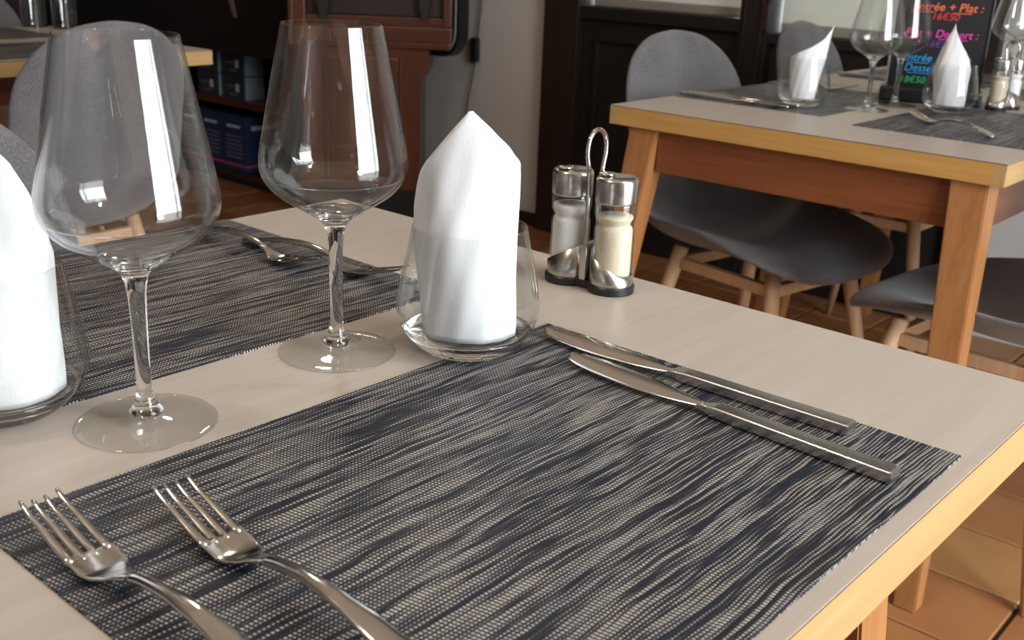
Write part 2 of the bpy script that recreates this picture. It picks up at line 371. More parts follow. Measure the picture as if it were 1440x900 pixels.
# ================================================================ tables
def make_table(name, label, W, D, loc=(0, 0, 0), far=(.055, .038, .068, .075), near_oy=-.085):
    """origin on the floor at the -x -y corner of the top"""
    t = thing(name, label, 'table', loc)
    H = .75
    obj('laminate_top', bx(0, W, 0, D, H-.0006, H, .0002, 1), MT['laminate'], t)
    obj('seam_line', bx(.0001, W-.0001, .0001, D-.0001, H-.0020, H-.0006), MT['seam'], t)
    s = .018
    obj('edge_band', bx(0, s, 0, D, H-.036, H-.0020, .0007), MT['edge_y'], t); obj('edge_band', bx(W-s, W, 0, D, H-.036, H-.0020, .0007), MT['edge_y'], t)
    obj('edge_band', bx(s, W-s, 0, s, H-.036, H-.0020, .0007), MT['edge_x'], t); obj('edge_band', bx(s, W-s, D-s, D, H-.036, H-.0020, .0007), MT['edge_x'], t)
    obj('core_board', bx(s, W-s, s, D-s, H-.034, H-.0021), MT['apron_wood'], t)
    zt = H-.036; zb = 0.0
    for sx in (0, 1):
        for sy in (0, 1):
            cx0 = W-far[0] if sx else .072; cy0 = D-far[1] if sy else .038
            ox, oy = (far[2] if sx else -.060), (far[3] if sy else near_oy)
            vs = []
            for (z, hx, hy, fx, fy) in ((zt, .030, .0275, 0, 0), (zb, .019, .018, ox, oy)):
                for (a, b_) in ((-1, -1), (1, -1), (1, 1), (-1, 1)): vs.append((cx0+fx+a*hx, cy0+fy+b_*hy, z))
            me = pydata(vs, [(0, 3, 2, 1), (4, 5, 6, 7), (0, 1, 5, 4), (1, 2, 6, 5), (2, 3, 7, 6), (3, 0, 4, 7)])
            b2 = bmesh.new(); b2.from_mesh(me); bmesh.ops.bevel(b2, geom=b2.edges[:], offset=.0022, segments=2, affect='EDGES')
            obj('leg', b2, MT['leg_wood'], t)
    za, zb_ = H-.036, H-.118
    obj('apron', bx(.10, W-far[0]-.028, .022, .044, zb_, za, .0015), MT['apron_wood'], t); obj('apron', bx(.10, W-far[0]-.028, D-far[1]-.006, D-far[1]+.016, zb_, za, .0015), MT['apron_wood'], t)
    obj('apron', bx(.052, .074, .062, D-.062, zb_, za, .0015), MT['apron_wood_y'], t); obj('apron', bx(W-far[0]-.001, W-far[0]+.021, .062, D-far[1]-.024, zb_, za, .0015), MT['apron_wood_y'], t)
    return t
tA = make_table('dining_table', 'large beige dining table in the foreground set with two dark woven placemats', .783, .735, loc=(-.4396, -.573, FL), far=(.112, .098, .060, .070))
tB = make_table('dining_table', 'beech edged dining table at right holding the black menu board', .743, .725, loc=(-.727, 1.0754, FL), far=(.055, .038, .046, .0), near_oy=-.100)
tC = make_table('dining_table', 'dining table pushed against the back wall behind the menu board', .743, .64, loc=(-.735, 1.808, FL), far=(.055, .038, .068, .05), near_oy=0)
tD = make_table('dining_table', 'dining table at far left behind the tall grey chair', .80, .76, loc=(-2.72, .225, FL), far=(.16, .26, .05, .05))
tD['group'] = tC['group'] = tB['group'] = tA['group'] = 'beech edged dining tables'

# ================================================================ placemats
def placemat_mesh(W=.330, L=.45, T=.0012):
    """woven sheet with a finely toothed outline where the threads are cut"""
    pts = []; R2 = random.Random(3); st = .0018
    def side(a, b_, nx, ny):
        d = (Vector(b_)-Vector(a)); n = int(d.length/st)
        for k in range(n):
            p = Vector(a)+d*(k/n); j = (.0003 if k % 2 else -.0002)+R2.uniform(-.00015, .00015)
            pts.append((p.x+nx*j, p.y+ny*j))
    side((0, 0), (W, 0), 0, -1); side((W, 0), (W, L), 1, 0); side((W, L), (0, L), 0, 1); side((0, L), (0, 0), -1, 0)
    n = len(pts); vs = [(x, y, 0) for x, y in pts]+[(x, y, T) for x, y in pts]
    fs = [tuple(range(n-1, -1, -1)), tuple(range(n, 2*n))]+[(k, (k+1) % n, n+(k+1) % n, n+k) for k in range(n)]
    return pydata(vs, fs)
pm = placemat_mesh(); pm.materials.append(MT['weave'])
def placemat(loc, rz, label): return tag(obj('placemat', pm, None, None, loc, (0, 0, rz)), label, 'placemat', 'dark woven placemats')
placemat((.002, -.4485, 0), 0, 'large dark woven placemat in the foreground under the front forks and knives')
placemat((-.1075, .0049, 0), PI, 'dark woven placemat on the far half of the foreground table')
placemat((-.309, 1.238, 0), 0, 'dark placemat under the twisted napkin tumbler on the right hand table')
placemat((-.392, 1.742, 0), PI, 'dark placemat at the left end of the right hand table')
placemat((-.365, 2.45, 0), PI, 'dark placemat on the back wall table, left of the menu board')
placemat((-.295, 1.93, 0), 0, 'dark placemat on the back wall table, right of the menu board')
placemat((-2.275, .38, 0), 0, 'dark placemat on the near edge of the far left table')
placemat((-2.375, .83, 0), PI, 'dark placemat on the far side of the far left table')

# ================================================================ glasses
TH = .0012
def make_wineglass(label, loc, group):
    g = thing('wine_glass', label, 'wine glass', loc, 0, group)
    op = smooth_profile([(.0205, .1060), (.0255, .1092), (.0305, .1122), (.0397, .1185), (.0468, .1262), (.0503, .1335), (.0511, .141), (.0500, .150), (.0470, .166), (.0428, .187), (.0382, .210), (.0337, .2322)], 5)
    ip = [(max(r-TH*(1.6 if z < .112 else 1.0), .0), z+(TH*1.5 if z < .13 else 0)) for r, z in op]
    ip[-1] = (op[-1][0]-TH, op[-1][1])
    outer = lathe(op, 72); inner = lathe(list(reversed(ip)), 72)
    rim = lathe([(op[-1][0], op[-1][1]), (op[-1][0]-TH*.2, op[-1][1]+TH*.5), (op[-1][0]-TH*.8, op[-1][1]+TH*.5), (op[-1][0]-TH, op[-1][1])], 72)
    obj('bowl', join('bowl', [outer, inner, rim]), MT['thin'], g, smooth=True)
    st = smooth_profile([(0, .1030), (.006, .1034), (.0125, .1048), (.0192, .1070), (.0203, .1061), (.0160, .1031), (.0115, .0998), (.0082, .0960), (.0064, .0905), (.0055, .083), (.0050, .070), (.0046, .045), (.0047, .026), (.0056, .018), (.0075, .0135), (.0098, .0105), (.0102, .0085), (.0090, .0068), (.0060, .0060), (0, .0060)], 4)
    obj('stem', lathe(st, 32), MT['glass'], g, smooth=True)
    fp = smooth_profile([(0, .0062), (.009, .0060), (.016, .0048), (.028, .0034), (.040, .0025), (.0425, .0018), (.0426, .0010), (.0415, .0003)], 3)
    obj('foot', lathe(fp + [(.038, .0002), (.02, .0012), (.0, .0016)], 64), MT['thin'], g, smooth=True)
    return g
g1 = make_wineglass('large wine glass in the left foreground, nearest to the viewer', (-.0491, -.3227, 0), 'wine glasses')
dup(g1, (-.0641, -.1596, 0), .4, 'wine glass in the middle, left of the upright napkin tumbler')
dup(g1, (-.379, 1.458, 0), 1.1, 'wine glass on the right hand table, left one of the overlapping pair')
dup(g1, (-.372, 1.575, 0), 2.3, 'wine glass on the right hand table, right one of the pair beside the menu board')
dup(g1, (-.359, 2.21, 0), .9, 'wine glass at the right edge of the frame, nearer of two on the wall table')
dup(g1, (-.375, 2.345, 0), 1.9, 'wine glass at the right edge of the frame, farther of two on the wall table')
dup(g1, (-2.80, .84, 0), 1.9, 'wine glass standing at the extreme left on the far left table')

def make_tumbler(label, loc):
    g = thing('tumbler', label, 'tumbler', loc, 0, 'rounded glass tumblers')
    op = smooth_profile([(.0285, .0), (.0335, .0018), (.0415, .0085), (.0485, .018), (.0522, .0275), (.0530, .034), (.0520, .0435), (.0490, .060), (.0452, .077), (.0417, .0935)], 5)
    k = min(range(len(op)), key=lambda i: abs(op[i][1]-.016))
    t = .0017; up_ = op[k:]; low = op[:k+1]
    inn = [(r-t*(2.2 if z < .024 else 1.0), z) for r, z in up_]
    rim = lathe([(op[-1][0], op[-1][1]), (op[-1][0]-t*.2, op[-1][1]+t*.5), (op[-1][0]-t*.8, op[-1][1]+t*.5), (op[-1][0]-t, op[-1][1])], 72)
    inn[-1] = (op[-1][0]-t, op[-1][1])
    obj('wall', join('wall', [lathe(up_, 72), lathe(list(reversed(inn)), 72), rim]), MT['thin'], g, smooth=True)
    dish = smooth_profile([(inn[0][0], inn[0][1]), (.036, .0125), (.022, .0105), (0, .0100)], 4)
    under = [(0, .0015), (.018, .0012), (.026, .0002)]
    obj('thick_base', lathe(under+low+dish, 72), MT['glass'], g, smooth=True)
    return g
T1 = (-.0055, -.0835, 0); T0 = (-.128, -.374, 0); B1 = (-.493, 1.402, 0); B2 = (-.263, 1.574, 0)
tm = make_tumbler('rounded tumbler holding the pointed napkin in the centre of the picture', T1)
dup(tm, T0, .3, 'rounded tumbler with a napkin cut off by the left edge of the frame')
dup(tm, (B1[0], B1[1], .0012), .6, 'rounded tumbler holding the right-leaning napkin on the right hand table')
dup(tm, (B2[0], B2[1], .0012), .9, 'rounded tumbler holding the twisted flame napkin in front of the menu board')
wt = thing('water_glass', 'straight water glass standing on the far left table', 'water glass', (-2.70, .905, 0), 0, 'plain glasses on the far left table')
obj('wall', join('wg', [lathe([(.034, .002), (.036, .085)], 40), lathe([(.0345, .085), (.0325, .006)], 40)]), MT['thin'], wt, smooth=True)
obj('thick_base', lathe([(0, .0), (.033, .0), (.034, .002), (.0325, .008), (0, .007)], 40), MT['glass'], wt, smooth=True)
dup(wt, (-2.615, .955, 0), 0, 'straight water glass at the end of the far left table, nearer the tall chair')

# ================================================================ napkins
def napkin(label, loc, face, hs, R0, R1, zb=.013, squash=.85, shift=(0, 0), cone=(9, 1.0), rimz=.09, turns=1.35, start=-2.2, lean=(0, 0), base=0.0):
    """a paper sheet rolled into a tube; hs = list of (angle, top height), angle 0 towards `face`"""
    def top(a):
        a = (a+PI) % (2*PI)-PI
        for (a0, h0), (a1, h1) in zip(hs, hs[1:]):
            if a0 <= a <= a1:
                t = (a-a0)/(a1-a0); return h0+(h1-h0)*t
        return hs[-1][1]
    nu, nv = 120, 34; T = .0011
    vs = []
    def pt(i, j, off):
        a = start+turns*2*PI*i/nu
        th = top(a); z = zb+(th-zb)*j/nv
        sp = .0020*(i/nu)
        f = min(1, max(0, (z-zb)/(rimz-zb)))
        r = R0+(R1-R0)*f-sp
        if z > cone[0]: r *= max(.04, 1-(z-cone[0])*cone[1])
        r += .0006*math.sin(a*5+z*40)+.0004*math.sin(a*11-z*90)-off
        x, y = r*math.sin(a), r*math.cos(a)*squash       # x to the viewer's right, y towards the viewer
        f2 = max(0, (z-zb)/.16); x += base+shift[0]*f+lean[0]*f2*f2; y += shift[1]*f+lean[1]*f2*f2
        ca, sa = math.cos(face), math.sin(face)
        # viewer direction d = (ca, sa); right of the viewer's image = (-sa, ca)
        return (y*ca-x*sa, y*sa+x*ca, z)
    for off in (0, T):
        for i in range(nu+1):
            for j in range(nv+1): vs.append(pt(i, j, off))
    S = (nu+1)*(nv+1); fs = []; ix = lambda s, i, j: s*S+i*(nv+1)+j
    for i in range(nu):
        for j in range(nv):
            fs.append((ix(0, i, j), ix(0, i+1, j), ix(0, i+1, j+1), ix(0, i, j+1))); fs.append((ix(1, i, j), ix(1, i, j+1), ix(1, i+1, j+1), ix(1, i+1, j)))
        fs.append((ix(0, i, nv), ix(0, i+1, nv), ix(1, i+1, nv), ix(1, i, nv))); fs.append((ix(0, i, 0), ix(1, i, 0), ix(1, i+1, 0), ix(0, i+1, 0)))
    for j in range(nv):
        fs.append((ix(0, 0, j), ix(0, 0, j+1), ix(1, 0, j+1), ix(1, 0, j))); fs.append((ix(0, nu, j), ix(1, nu, j), ix(1, nu, j+1), ix(0, nu, j+1)))
    return tag(obj('paper_napkin', pydata(vs, fs), MT['paper'], None, loc, smooth=True), label, 'napkin', 'folded white napkins')
def facing(p): return math.atan2(-.6361-p[1], .5115-p[0])
H1 = [(-PI, .075), (-2.4, .082), (-PI/2, .108), (-1.0, .137), (-.5, .1585), (0.03, .1815), (.55, .164), (1.0, .151), (PI/2, .136), (2.1, .11), (PI, .075)]
napkin('white paper napkin rolled to an upright point, in the central tumbler', T1, facing(T1), H1, .0345, .0382, shift=(-.0040, 0), squash=.80, base=.0015)
H0 = [(-PI, .09), (-1.9, .14), (-.9, .185), (-.3, .195), (.5, .160), (1.1, .118), (PI/2, .096), (2.2, .075), (PI, .09)]
napkin('white paper napkin in a tumbler, cut off by the left edge of the frame', T0, facing(T0), H0, .0370, .0385, shift=(.000, 0), squash=.9, start=-1.2)
HB1 = [(-PI, .10), (-PI/2, .092), (-.6, .106), (0, .116), (.7, .133), (PI/2, .160), (2.3, .13), (PI, .10)]
napkin('white paper napkin leaning right to a tip, left tumbler on the right hand table', B1, facing(B1), HB1, .0240, .0340, zb=.014, shift=(.001, 0), lean=(.012, 0))
HB2 = [(-PI, .12), (-PI/2, .125), (-.8, .150), (-.35, .172), (.1, .156), (.8, .128), (PI/2, .106), (2.4, .10), (PI, .12)]
napkin('white paper napkin twisted to a flame-like tip in front of the menu board', B2, facing(B2), HB2, .0300, .0360, zb=.014, cone=(.085, 9.0), start=-.9, shift=(-.002, 0), lean=(-.006, 0))

# ================================================================ cutlery
def loft(stations, n=12, e=2.6):
    """stations (x, y, z, half width, half thickness, dish)"""
    vs, fs = [], []
    for (x, y, z, hw, ht, ds) in stations:
        for k in range(n):
            a = 2*PI*k/n; c, s = math.cos(a), math.sin(a)
            cy = math.copysign(abs(c)**(2/e), c); cz = math.copysign(abs(s)**(2/e), s)
            vs.append((x, y+hw*cy, z+ht*cz+ds*cy*cy))
    m = len(stations)
    for i in range(m-1):
        for k in range(n): fs.append((i*n+k, i*n+(k+1) % n, (i+1)*n+(k+1) % n, (i+1)*n+k))
    fs.append(tuple(range(n-1, -1, -1))); fs.append(tuple((m-1)*n+k for k in range(n)))
    return fixn(pydata(vs, fs))
def make_fork(label, loc, rz, group='table forks'):
    """tine tips at the origin, handle towards +x, lying face up"""
    f = thing('fork', label, 'fork', loc, rz, group)
    zc = lambda x: [(a, b_) for a, b_ in ((0, .0180), (.012, .0135), (.025, .0100), (.040, .0060), (.052, .0038), (.062, .0030), (.070, .0045), (.080, .0085), (.095, .0125), (.115, .0150), (.135, .0150), (.160, .0125), (.185, .0080), (.205, .0035), (.212, .0026))]
    P0 = zc(0); zs = smooth_profile(P0, 6)
    def Z(x):
        for (a, za), (b_, zb) in zip(zs, zs[1:]):
            if a <= x <= b_: return za+(zb-za)*(x-a)/max(1e-9, b_-a)
        return zs[-1][1]
    def W(x):
        pts = [(.044, .0118), (.050, .0122), (.058, .0122), (.064, .0108), (.070, .0080), (.076, .0052), (.083, .0036), (.092, .0032), (.110, .0036), (.135, .0048), (.165, .0068), (.190, .0084), (.203, .0084), (.209, .0068), (.212, .0035)]
        for (a, wa), (b_, wb) in zip(pts, pts[1:]):
            if a <= x <= b_: t = (x-a)/(b_-a); t = t*t*(3-2*t); return wa+(wb-wa)*t
        return pts[0][1] if x < .044 else pts[-1][1]
    meshes = []
    for k in range(4):
        yc = (k-1.5)*.0064; st = []
        spread = 1.0
        for i in range(15):
            x = .0012+.0475*i/14; hw = .0011+.0016*min(1, i/13)**.9; ht = .0008+.0004*i/14
            y_ = yc*(.97+.03*i/14); st.append((x, y_, Z(x)+.0016*(abs(yc)/.0096)**2, hw, ht, 0))
        st.insert(0, (.0, yc*.97, Z(0)+.0016*(abs(yc)/.0096)**2, .0003, .0003, 0))
        meshes.append(loft(st, 8, 2.2))
    pal = [(.0445+.0395*i/20) for i in range(21)]
    meshes.append(loft([(x, 0, Z(x), W(x), .0010+.0007*max(0, (x-.060)/.025), .0022*(1-min(1, max(0, (x-.055)/.025)))) for x in pal], 20, 2.8))
    obj('head', join('head', meshes), MT['steel'], f, smooth=True)
    hs_ = [.0835+.1285*i/40 for i in range(41)]
    obj('handle', loft([(x, 0, Z(x), W(x), .0017+(.0006 if x < .14 else .0002), 0) for x in hs_], 20, 2.4), MT['steel'], f, smooth=True)
    return f
T_ = .0012
f1 = make_fork('steel fork at the lower left, leftmost of the two in the foreground', (.028, -.4275, T_), math.radians(.6))
dup(f1, (.059, -.3735, T_), math.radians(-1.6), 'steel fork in the foreground, right one of the pair at lower left')
dup(f1, (-.212, -.052, T_), math.radians(180.0), 'steel fork on the far placemat, nearer the large front wine glass')
dup(f1, (-.140, -.022, T_), math.radians(183.5), 'steel fork on the far placemat, at its right hand edge')
dup(f1, (-.272, 1.405, T_), math.radians(-27), 'steel fork on the right hand table beside the twisted napkin tumbler')
dup(f1, (-.505, 1.690, T_), math.radians(184), 'steel fork on the right hand table behind the right-leaning napkin')
def make_knife(label, loc, rz, group='table knives'):
    """blade tip at the origin, handle towards +x, cutting edge towards -y"""
    k = thing('knife', label, 'knife', loc, rz, group)
    up_ = smooth_profile([(0, .0005), (.004, .0040), (.015, .0058), (.035, .0068), (.060, .0062), (.085, .0045), (.105, .0022), (.118, .0006)], 4)
    lo_ = smooth_profile([(0, -.0005), (.004, -.0050), (.015, -.0084), (.035, -.0108), (.060, -.0114), (.085, -.0098), (.105, -.0068), (.118, -.0042)], 4)
    vs, fs = [], []; n = len(up_); K = 7
    for i, ((xu, yu), (xl, yl)) in enumerate(zip(up_, lo_)):
        ring = []
        for side in (1, -1):
            for q in range(K):
                t = q/(K-1) if side == 1 else 1-q/(K-1); y = yu+(yl-yu)*t
                mid_ = .0050+.17*(y+.002)
                th = (.0011*(1-t)**.6+.0002) if t < .68 else (.0011*.5+.0002)*(1-(t-.68)/.32)+.0001
                th += .0006*math.sin(PI*min(1, t/.9))
                ring.append((xu, y, max(.0001 if side == -1 else .0003, mid_+side*th)))
        vs += ring
    m_ = 2*K
    for i in range(n-1):
        for j in range(m_): fs.append((i*m_+j, i*m_+(j+1) % m_, (i+1)*m_+(j+1) % m_, (i+1)*m_+j))
    fs.append(tuple(range(m_-1, -1, -1))); fs.append(tuple((n-1)*m_+j for j in range(m_)))
    obj('blade', fixn(pydata(vs, fs)), MT['steel'], k, smooth=True)
    hs_ = [(.114, -.0015, .0045, .0032, .0012), (.119, -.0012, .0045, .0036, .0020), (.123, -.001, .0043, .0050, .0030), (.128, 0, .0042, .0062, .0040), (.140, 0, .0042, .0064, .0041), (.190, 0, .0042, .0066, .0041), (.2485, 0, .0042, .0069, .0041), (.2500, 0, .0042, .0062, .0035)]
    obj('handle', loft([(x, y, z, a, b_, 0) for x, y, z, a, b_ in hs_], 24, 7.0), MT['steel2'], k, smooth=False)
    return k
k1 = make_knife('steel knife lying nearer the centre of the front placemat', (.0670, -.0520, T_), math.radians(-2.6))
dup(k1, (.0200, -.0230, T_), math.radians(.7), 'steel knife along the right edge of the front placemat, its tip on the corner')
dup(k1, (-.474, 1.312, T_), math.radians(178), 'steel knife at the left end of the right hand table, nearest its front edge')
dup(k1, (-.468, 1.345, T_), math.radians(181), 'steel knife at the left end of the right hand table, farther from its front edge')
dup(k1, (-.46, 2.02, T_), math.radians(178), 'steel knife on the back wall table, left of the menu board')

# ================================================================ salt and pepper caddy
def make_caddy(label, loc, rz):
    """shakers stand at x = +-0.0235"""
    c = thing('cruet_stand', label, 'cruet stand', loc, rz, 'cruet stands')
    h = .0232
    ms = [lathe([(0, 0), (.0205, 0), (.0210, .001), (.0210, .0065), (.0200, .0078), (0, .0078)], 48) for _ in range(2)]
    ms[0].transform(Matrix.Translation((-h, 0, 0))); ms[1].transform(Matrix.Translation((h, 0, 0)))
    b = bx(-h, h, -.0120, .0120, .0002, .0076, .001); m3 = bpy.data.meshes.new('b'); b.to_mesh(m3); b.free()
    obj('base', join('base', ms+[m3]), MT['black_plastic'], c, smooth=False)
    for s in (-1, 1):       # steel cups, rims cut on a slant, high in the middle of the stand
        n = 56; vs = []; fs = []
        for (r, tp) in ((.0193, 0), (.0193, 1), (.0184, 1), (.0184, 0)):
            for k in range(n):
                a = 2*PI*k/n; zt = .0275-.0105*s*math.cos(a)-.0*math.sin(a)
                vs.append((s*h+r*math.cos(a), r*math.sin(a), zt if tp else .0074))
        for i in range(3):
            for k in range(n): fs.append((i*n+k, i*n+(k+1) % n, (i+1)*n+(k+1) % n, (i+1)*n+k))
        obj('cup', fixn(pydata(vs, fs)), MT['steel2'], c, smooth=True)
    pts = []; ry = .0135
    for k in range(8): pts.append((0, -.0085-.0005*k/7, .0074+(.088-.0074)*k/7))
    arc = smooth_profile([(-.0090, .090), (-.0108, .106), (-.0142, .120), (-.0115, .133), (0, .1395), (.0115, .133), (.0142, .120), (.0108, .106), (.0090, .090)], 5)
    pts += [(0, y, z) for y, z in arc]
    for k in range(1, 8): pts.append((0, .0090-.0005*k/7, .090-(.090-.0074)*k/7))
    obj('wire_handle', tube(pts, .0021, 12), MT['steel'], c, smooth=True)
    obj('centre_post', bx(-.0035, .0035, -.0125, .0125, .0074, .040, .0012), MT['steel2'], c)
    return c
def make_shaker(label, loc, rz, kind):
    s = thing('salt_shaker' if kind == 'salt' else 'pepper_shaker', label, 'shaker', loc, rz, 'glass shakers')
    op = smooth_profile([(.0150, .0), (.0170, .0015), (.0176, .006), (.0176, .030), (.0176, .046), (.0170, .0500), (.0155, .0520), (.0152, .0535), (.0160, .0555), (.0178, .0600), (.0180, .0660), (.0178, .0715), (.0172, .0740)], 4)
    ip = [(max(r-.0014, .0), max(z, .003)) for r, z in op]
    obj('jar', join('jar', [lathe([(0, 0)]+op, 48), lathe(list(reversed(ip))+[(0, .003)], 48)]), MT['thin'], s, smooth=True)
    lvl = .0625 if kind == 'salt' else .0600
    cp = [(0, .0034)]+[(r-.0002, z) for r, z in ip if .0034 < z < lvl]; rr = cp[-1][0]
    cp += [(rr*.97, lvl+.0004), (rr*.5, lvl+.0016), (0, lvl+.002)]
    obj(kind, lathe(cp, 40), MT[kind], s, smooth=True)
    cap = [(.0172, .0718), (.0182, .0722), (.0184, .0735), (.0184, .0905), (.0178, .0930), (.0160, .0942), (.0080, .0948), (0, .0950)]
    cp_ = obj('cap', lathe(cap, 48), MT['steel2'], s, smooth=False)
    cp_.data.polygons.foreach_set('use_smooth', [True]*len(cp_.data.polygons))
    hd = lathe([(0, .0955), (.0070, .0955), (.0074, .0962), (.0070, .0972), (0, .0975)], 28); hd.transform(Matrix.Translation((-.0085, -.004, 0)))
    obj('pour_lid', hd, MT['steel'], cp_, smooth=True)
    return s
CD = (-.0405, .1115, 0)
cad = make_caddy('chrome wire cruet stand with a black base on the foreground table', CD, math.radians(3))
def at(c, rz, dx): return (c[0]+dx*math.cos(rz), c[1]+dx*math.sin(rz), c[2]+.0080)
sh = make_shaker('glass shaker of white salt, left of the wire handle on the foreground table', at(CD, math.radians(3), -.0232), .9, 'salt')
pp = make_shaker('glass shaker of pale ground pepper, right of the wire handle, foreground table', at(CD, math.radians(3), .0232), .2, 'pepper')
CB = (-.205, 1.725, 0); rb = math.radians(75)
dup(cad, CB, rb, 'cruet stand mostly hidden behind the right edge of the menu board')
dup(sh, at(CB, rb, .0232), .2, 'salt shaker at the right behind the menu board'); dup(pp, at(CB, rb, -.0232), .2, 'pale pepper shaker peeping out right of the menu board')

# ================================================================ chairs
def shell_mesh():
    """one padded shell, seat and back in a piece; local +x is the front, z = 0 the floor"""
    cl = smooth_profile([(.232, .418), (.215, .437), (.16, .448), (.06, .443), (-.05, .437), (-.135, .440), (-.190, .462), (-.222, .510), (-.242, .580), (-.262, .660), (-.283, .740), (-.303, .815), (-.314, .866)], 5)
    L = [0]
    for a, b_ in zip(cl, cl[1:]): L.append(L[-1]+math.hypot(b_[0]-a[0], b_[1]-a[1]))
    tot = L[-1]
    def width(s):
        if s < .16: b_ = .232*(1-(1-s/.16)**2.6)**(1/2.6) if s > 0 else 0
        elif s < .40: b_ = .232
        else: b_ = .232-.040*min(1, (s-.40)/.25)
        e = tot-s
        if e < .18: b_ = min(b_, .192*(max(0, 1-(1-e/.18)**2.2))**(1/2.2)) if e > 0 else 0
        return b_
    nu = len(cl); nv = 24; vs = []
    mid = []
    for i in range(nu):
        s = L[i]; w_ = max(width(s), .004)
        a, b_ = cl[max(i-1, 0)], cl[min(i+1, nu-1)]
        t = Vector((b_[0]-a[0], 0, b_[1]-a[1])).normalized(); nrm = Vector((-t.z, 0, t.x)) if t.x < 0 else Vector((-t.z, 0, t.x))
        nrm = Vector((t.z, 0, -t.x))       # towards the sitter (up for the seat, forward for the back)
        mid.append((cl[i], w_, nrm, s))
    out = []
    for side in (1, -1):
        for (c, w_, nrm, s) in mid:
            for j in range(nv+1):
                q = -1+2*j/nv; y = q*w_
                bend = .45 if .30 < s < .72 else .26
                curl = (abs(y)/.23)**2.4*.075*(min(1, s/.25))*(.85 if s < .45 else max(.45, .85-(s-.45)*2.0))
                th = .0185*(1-abs(q)**5*.75)*min(1, (min(s, tot-s)+.004)/.02)
                p = Vector((c[0], y, c[1]))+nrm*(curl+side*th*(1.0 if side == 1 else .9))
                out.append(p)
    S = nu*(nv+1); fs = []; ix = lambda k, i, j: k*S+i*(nv+1)+j
    for i in range(nu-1):
        for j in range(nv):
            fs.append((ix(0, i, j), ix(0, i+1, j), ix(0, i+1, j+1), ix(0, i, j+1))); fs.append((ix(1, i, j), ix(1, i, j+1), ix(1, i+1, j+1), ix(1, i+1, j)))
        fs.append((ix(0, i, 0), ix(1, i, 0), ix(1, i+1, 0), ix(0, i+1, 0))); fs.append((ix(0, i, nv), ix(0, i+1, nv), ix(1, i+1, nv), ix(1, i, nv)))
    for j in range(nv):
        fs.append((ix(0, 0, j), ix(0, 0, j+1), ix(1, 0, j+1), ix(1, 0, j))); fs.append((ix(0, nu-1, j), ix(1, nu-1, j), ix(1, nu-1, j+1), ix(0, nu-1, j+1)))
    return fixn(pydata(out, fs))
def make_chair(label, loc, rz):
    c = thing('dining_chair', label, 'chair', loc, rz, 'grey shell chairs')
    s = obj('seat_shell', shell_mesh(), MT['fabric'], c, smooth=True)
    md = s.modifiers.new('sub', 'SUBSURF'); md.levels = 1; md.render_levels = 1
    for sx in (-1, 1):
        for sy in (-1, 1):
            a = Vector((.005+.125*sx, .125*sy, .425)); b_ = Vector((.005+.205*sx, .195*sy, 0))
            obj('leg', tube([a, a.lerp(b_, .3), b_], [.0165, .0155, .0100], 14), MT['chair_leg'], c, smooth=True)
    for sy in (-1, 1): obj('cross_bar', bx(-.125, .135, .128*sy-.009, .128*sy+.009, .378, .402, .002), MT['chair_leg'], c)
    for sx in (-1, 1): obj('cross_bar', bx(.005+.128*sx-.009, .005+.128*sx+.009, -.118, .118, .378, .402, .002), MT['chair_leg'], c)
    return c
chA = make_chair('grey fabric chair with arched back at the left end of the right hand table', (-.560, 1.440, FL), math.radians(-10))
dup(chA, (-.020, 1.335, FL), math.radians(176), 'grey fabric chair tucked under the right end of the right hand table')
dup(chA, (-.60, 2.185, FL), math.radians(0), 'grey fabric chair in shade behind the right-leaning napkin, at the wall table')
dup(chA, (-1.80, .465, FL), math.radians(182), 'tall grey chair back seen through the large front wine glass')
dup(chA, (-.43, -.215, FL), math.radians(3), 'grey fabric chair behind the cut-off napkin at the left edge')
dup(chA, (-2.70, .80, FL), math.radians(0), 'grey chair back on the far side of the far left table')

# ================================================================ menu board
mb = thing('menu_board', 'black menu board with coloured handwritten prices standing on the right hand table', 'menu board', (-.341, 1.690, 0), math.radians(20))
obj('base', bx(-.105, .098, -.030, .030, 0, .032, .006), MT['black_plastic'], mb)
bd = obj('board', bx(-.088, .088, -.004, .004, .020, .330, .002), MT['slate'], mb)
obj('frame_rail', bx(-.093, -.087, -.006, .006, .03, .333, .0015), MT['black_plastic'], mb); obj('frame_rail', bx(.087, .093, -.006, .006, .03, .333, .0015), MT['black_plastic'], mb)
obj('prop_leg', bx(-.097, -.092, -.012, .010, .028, .115, .001), MT['steel2'], mb)
def chalk(name, col):
    return plain(name, col, .7)
def text(s, x, z, size, mat, parent, name='lettering', shear=.18):
    cu = bpy.data.curves.new('t', 'FONT'); cu.body = s; cu.size = size; cu.align_x = 'CENTER'; cu.extrude = .0004; cu.shear = shear; cu.offset = 0.0
    cu.resolution_u = 3
    o = bpy.data.objects.new('t', cu); C.objects.link(o); bpy.context.view_layer.update()
    me = bpy.data.meshes.new_from_object(o.evaluated_get(bpy.context.evaluated_depsgraph_get())); bpy.data.objects.remove(o); me.materials.clear()
    return obj(name, me, mat, parent, (x, -.0046, z), (PI/2, 0, 0))
col = dict(o=chalk('orange_chalk', (.80, .16, .06)), r=chalk('red_chalk', (.60, .03, .03)), m=chalk('magenta_chalk', (.75, .04, .38)), p=chalk('purple_chalk', (.12, .05, .25)), b=chalk('blue_chalk', (.03, .33, .70)), g=chalk('green_chalk', (.03, .45, .16)))
text('Entr\u00e9e + Plat :', .004, .188, .0235, col['o'], mb); text('16\u20ac50', .002, .170, .0205, col['r'], mb)
text('Plat + Dessert :', .000, .135, .0225, col['m'], mb); text('16\u20ac50', -.004, .115, .0190, col['p'], mb)
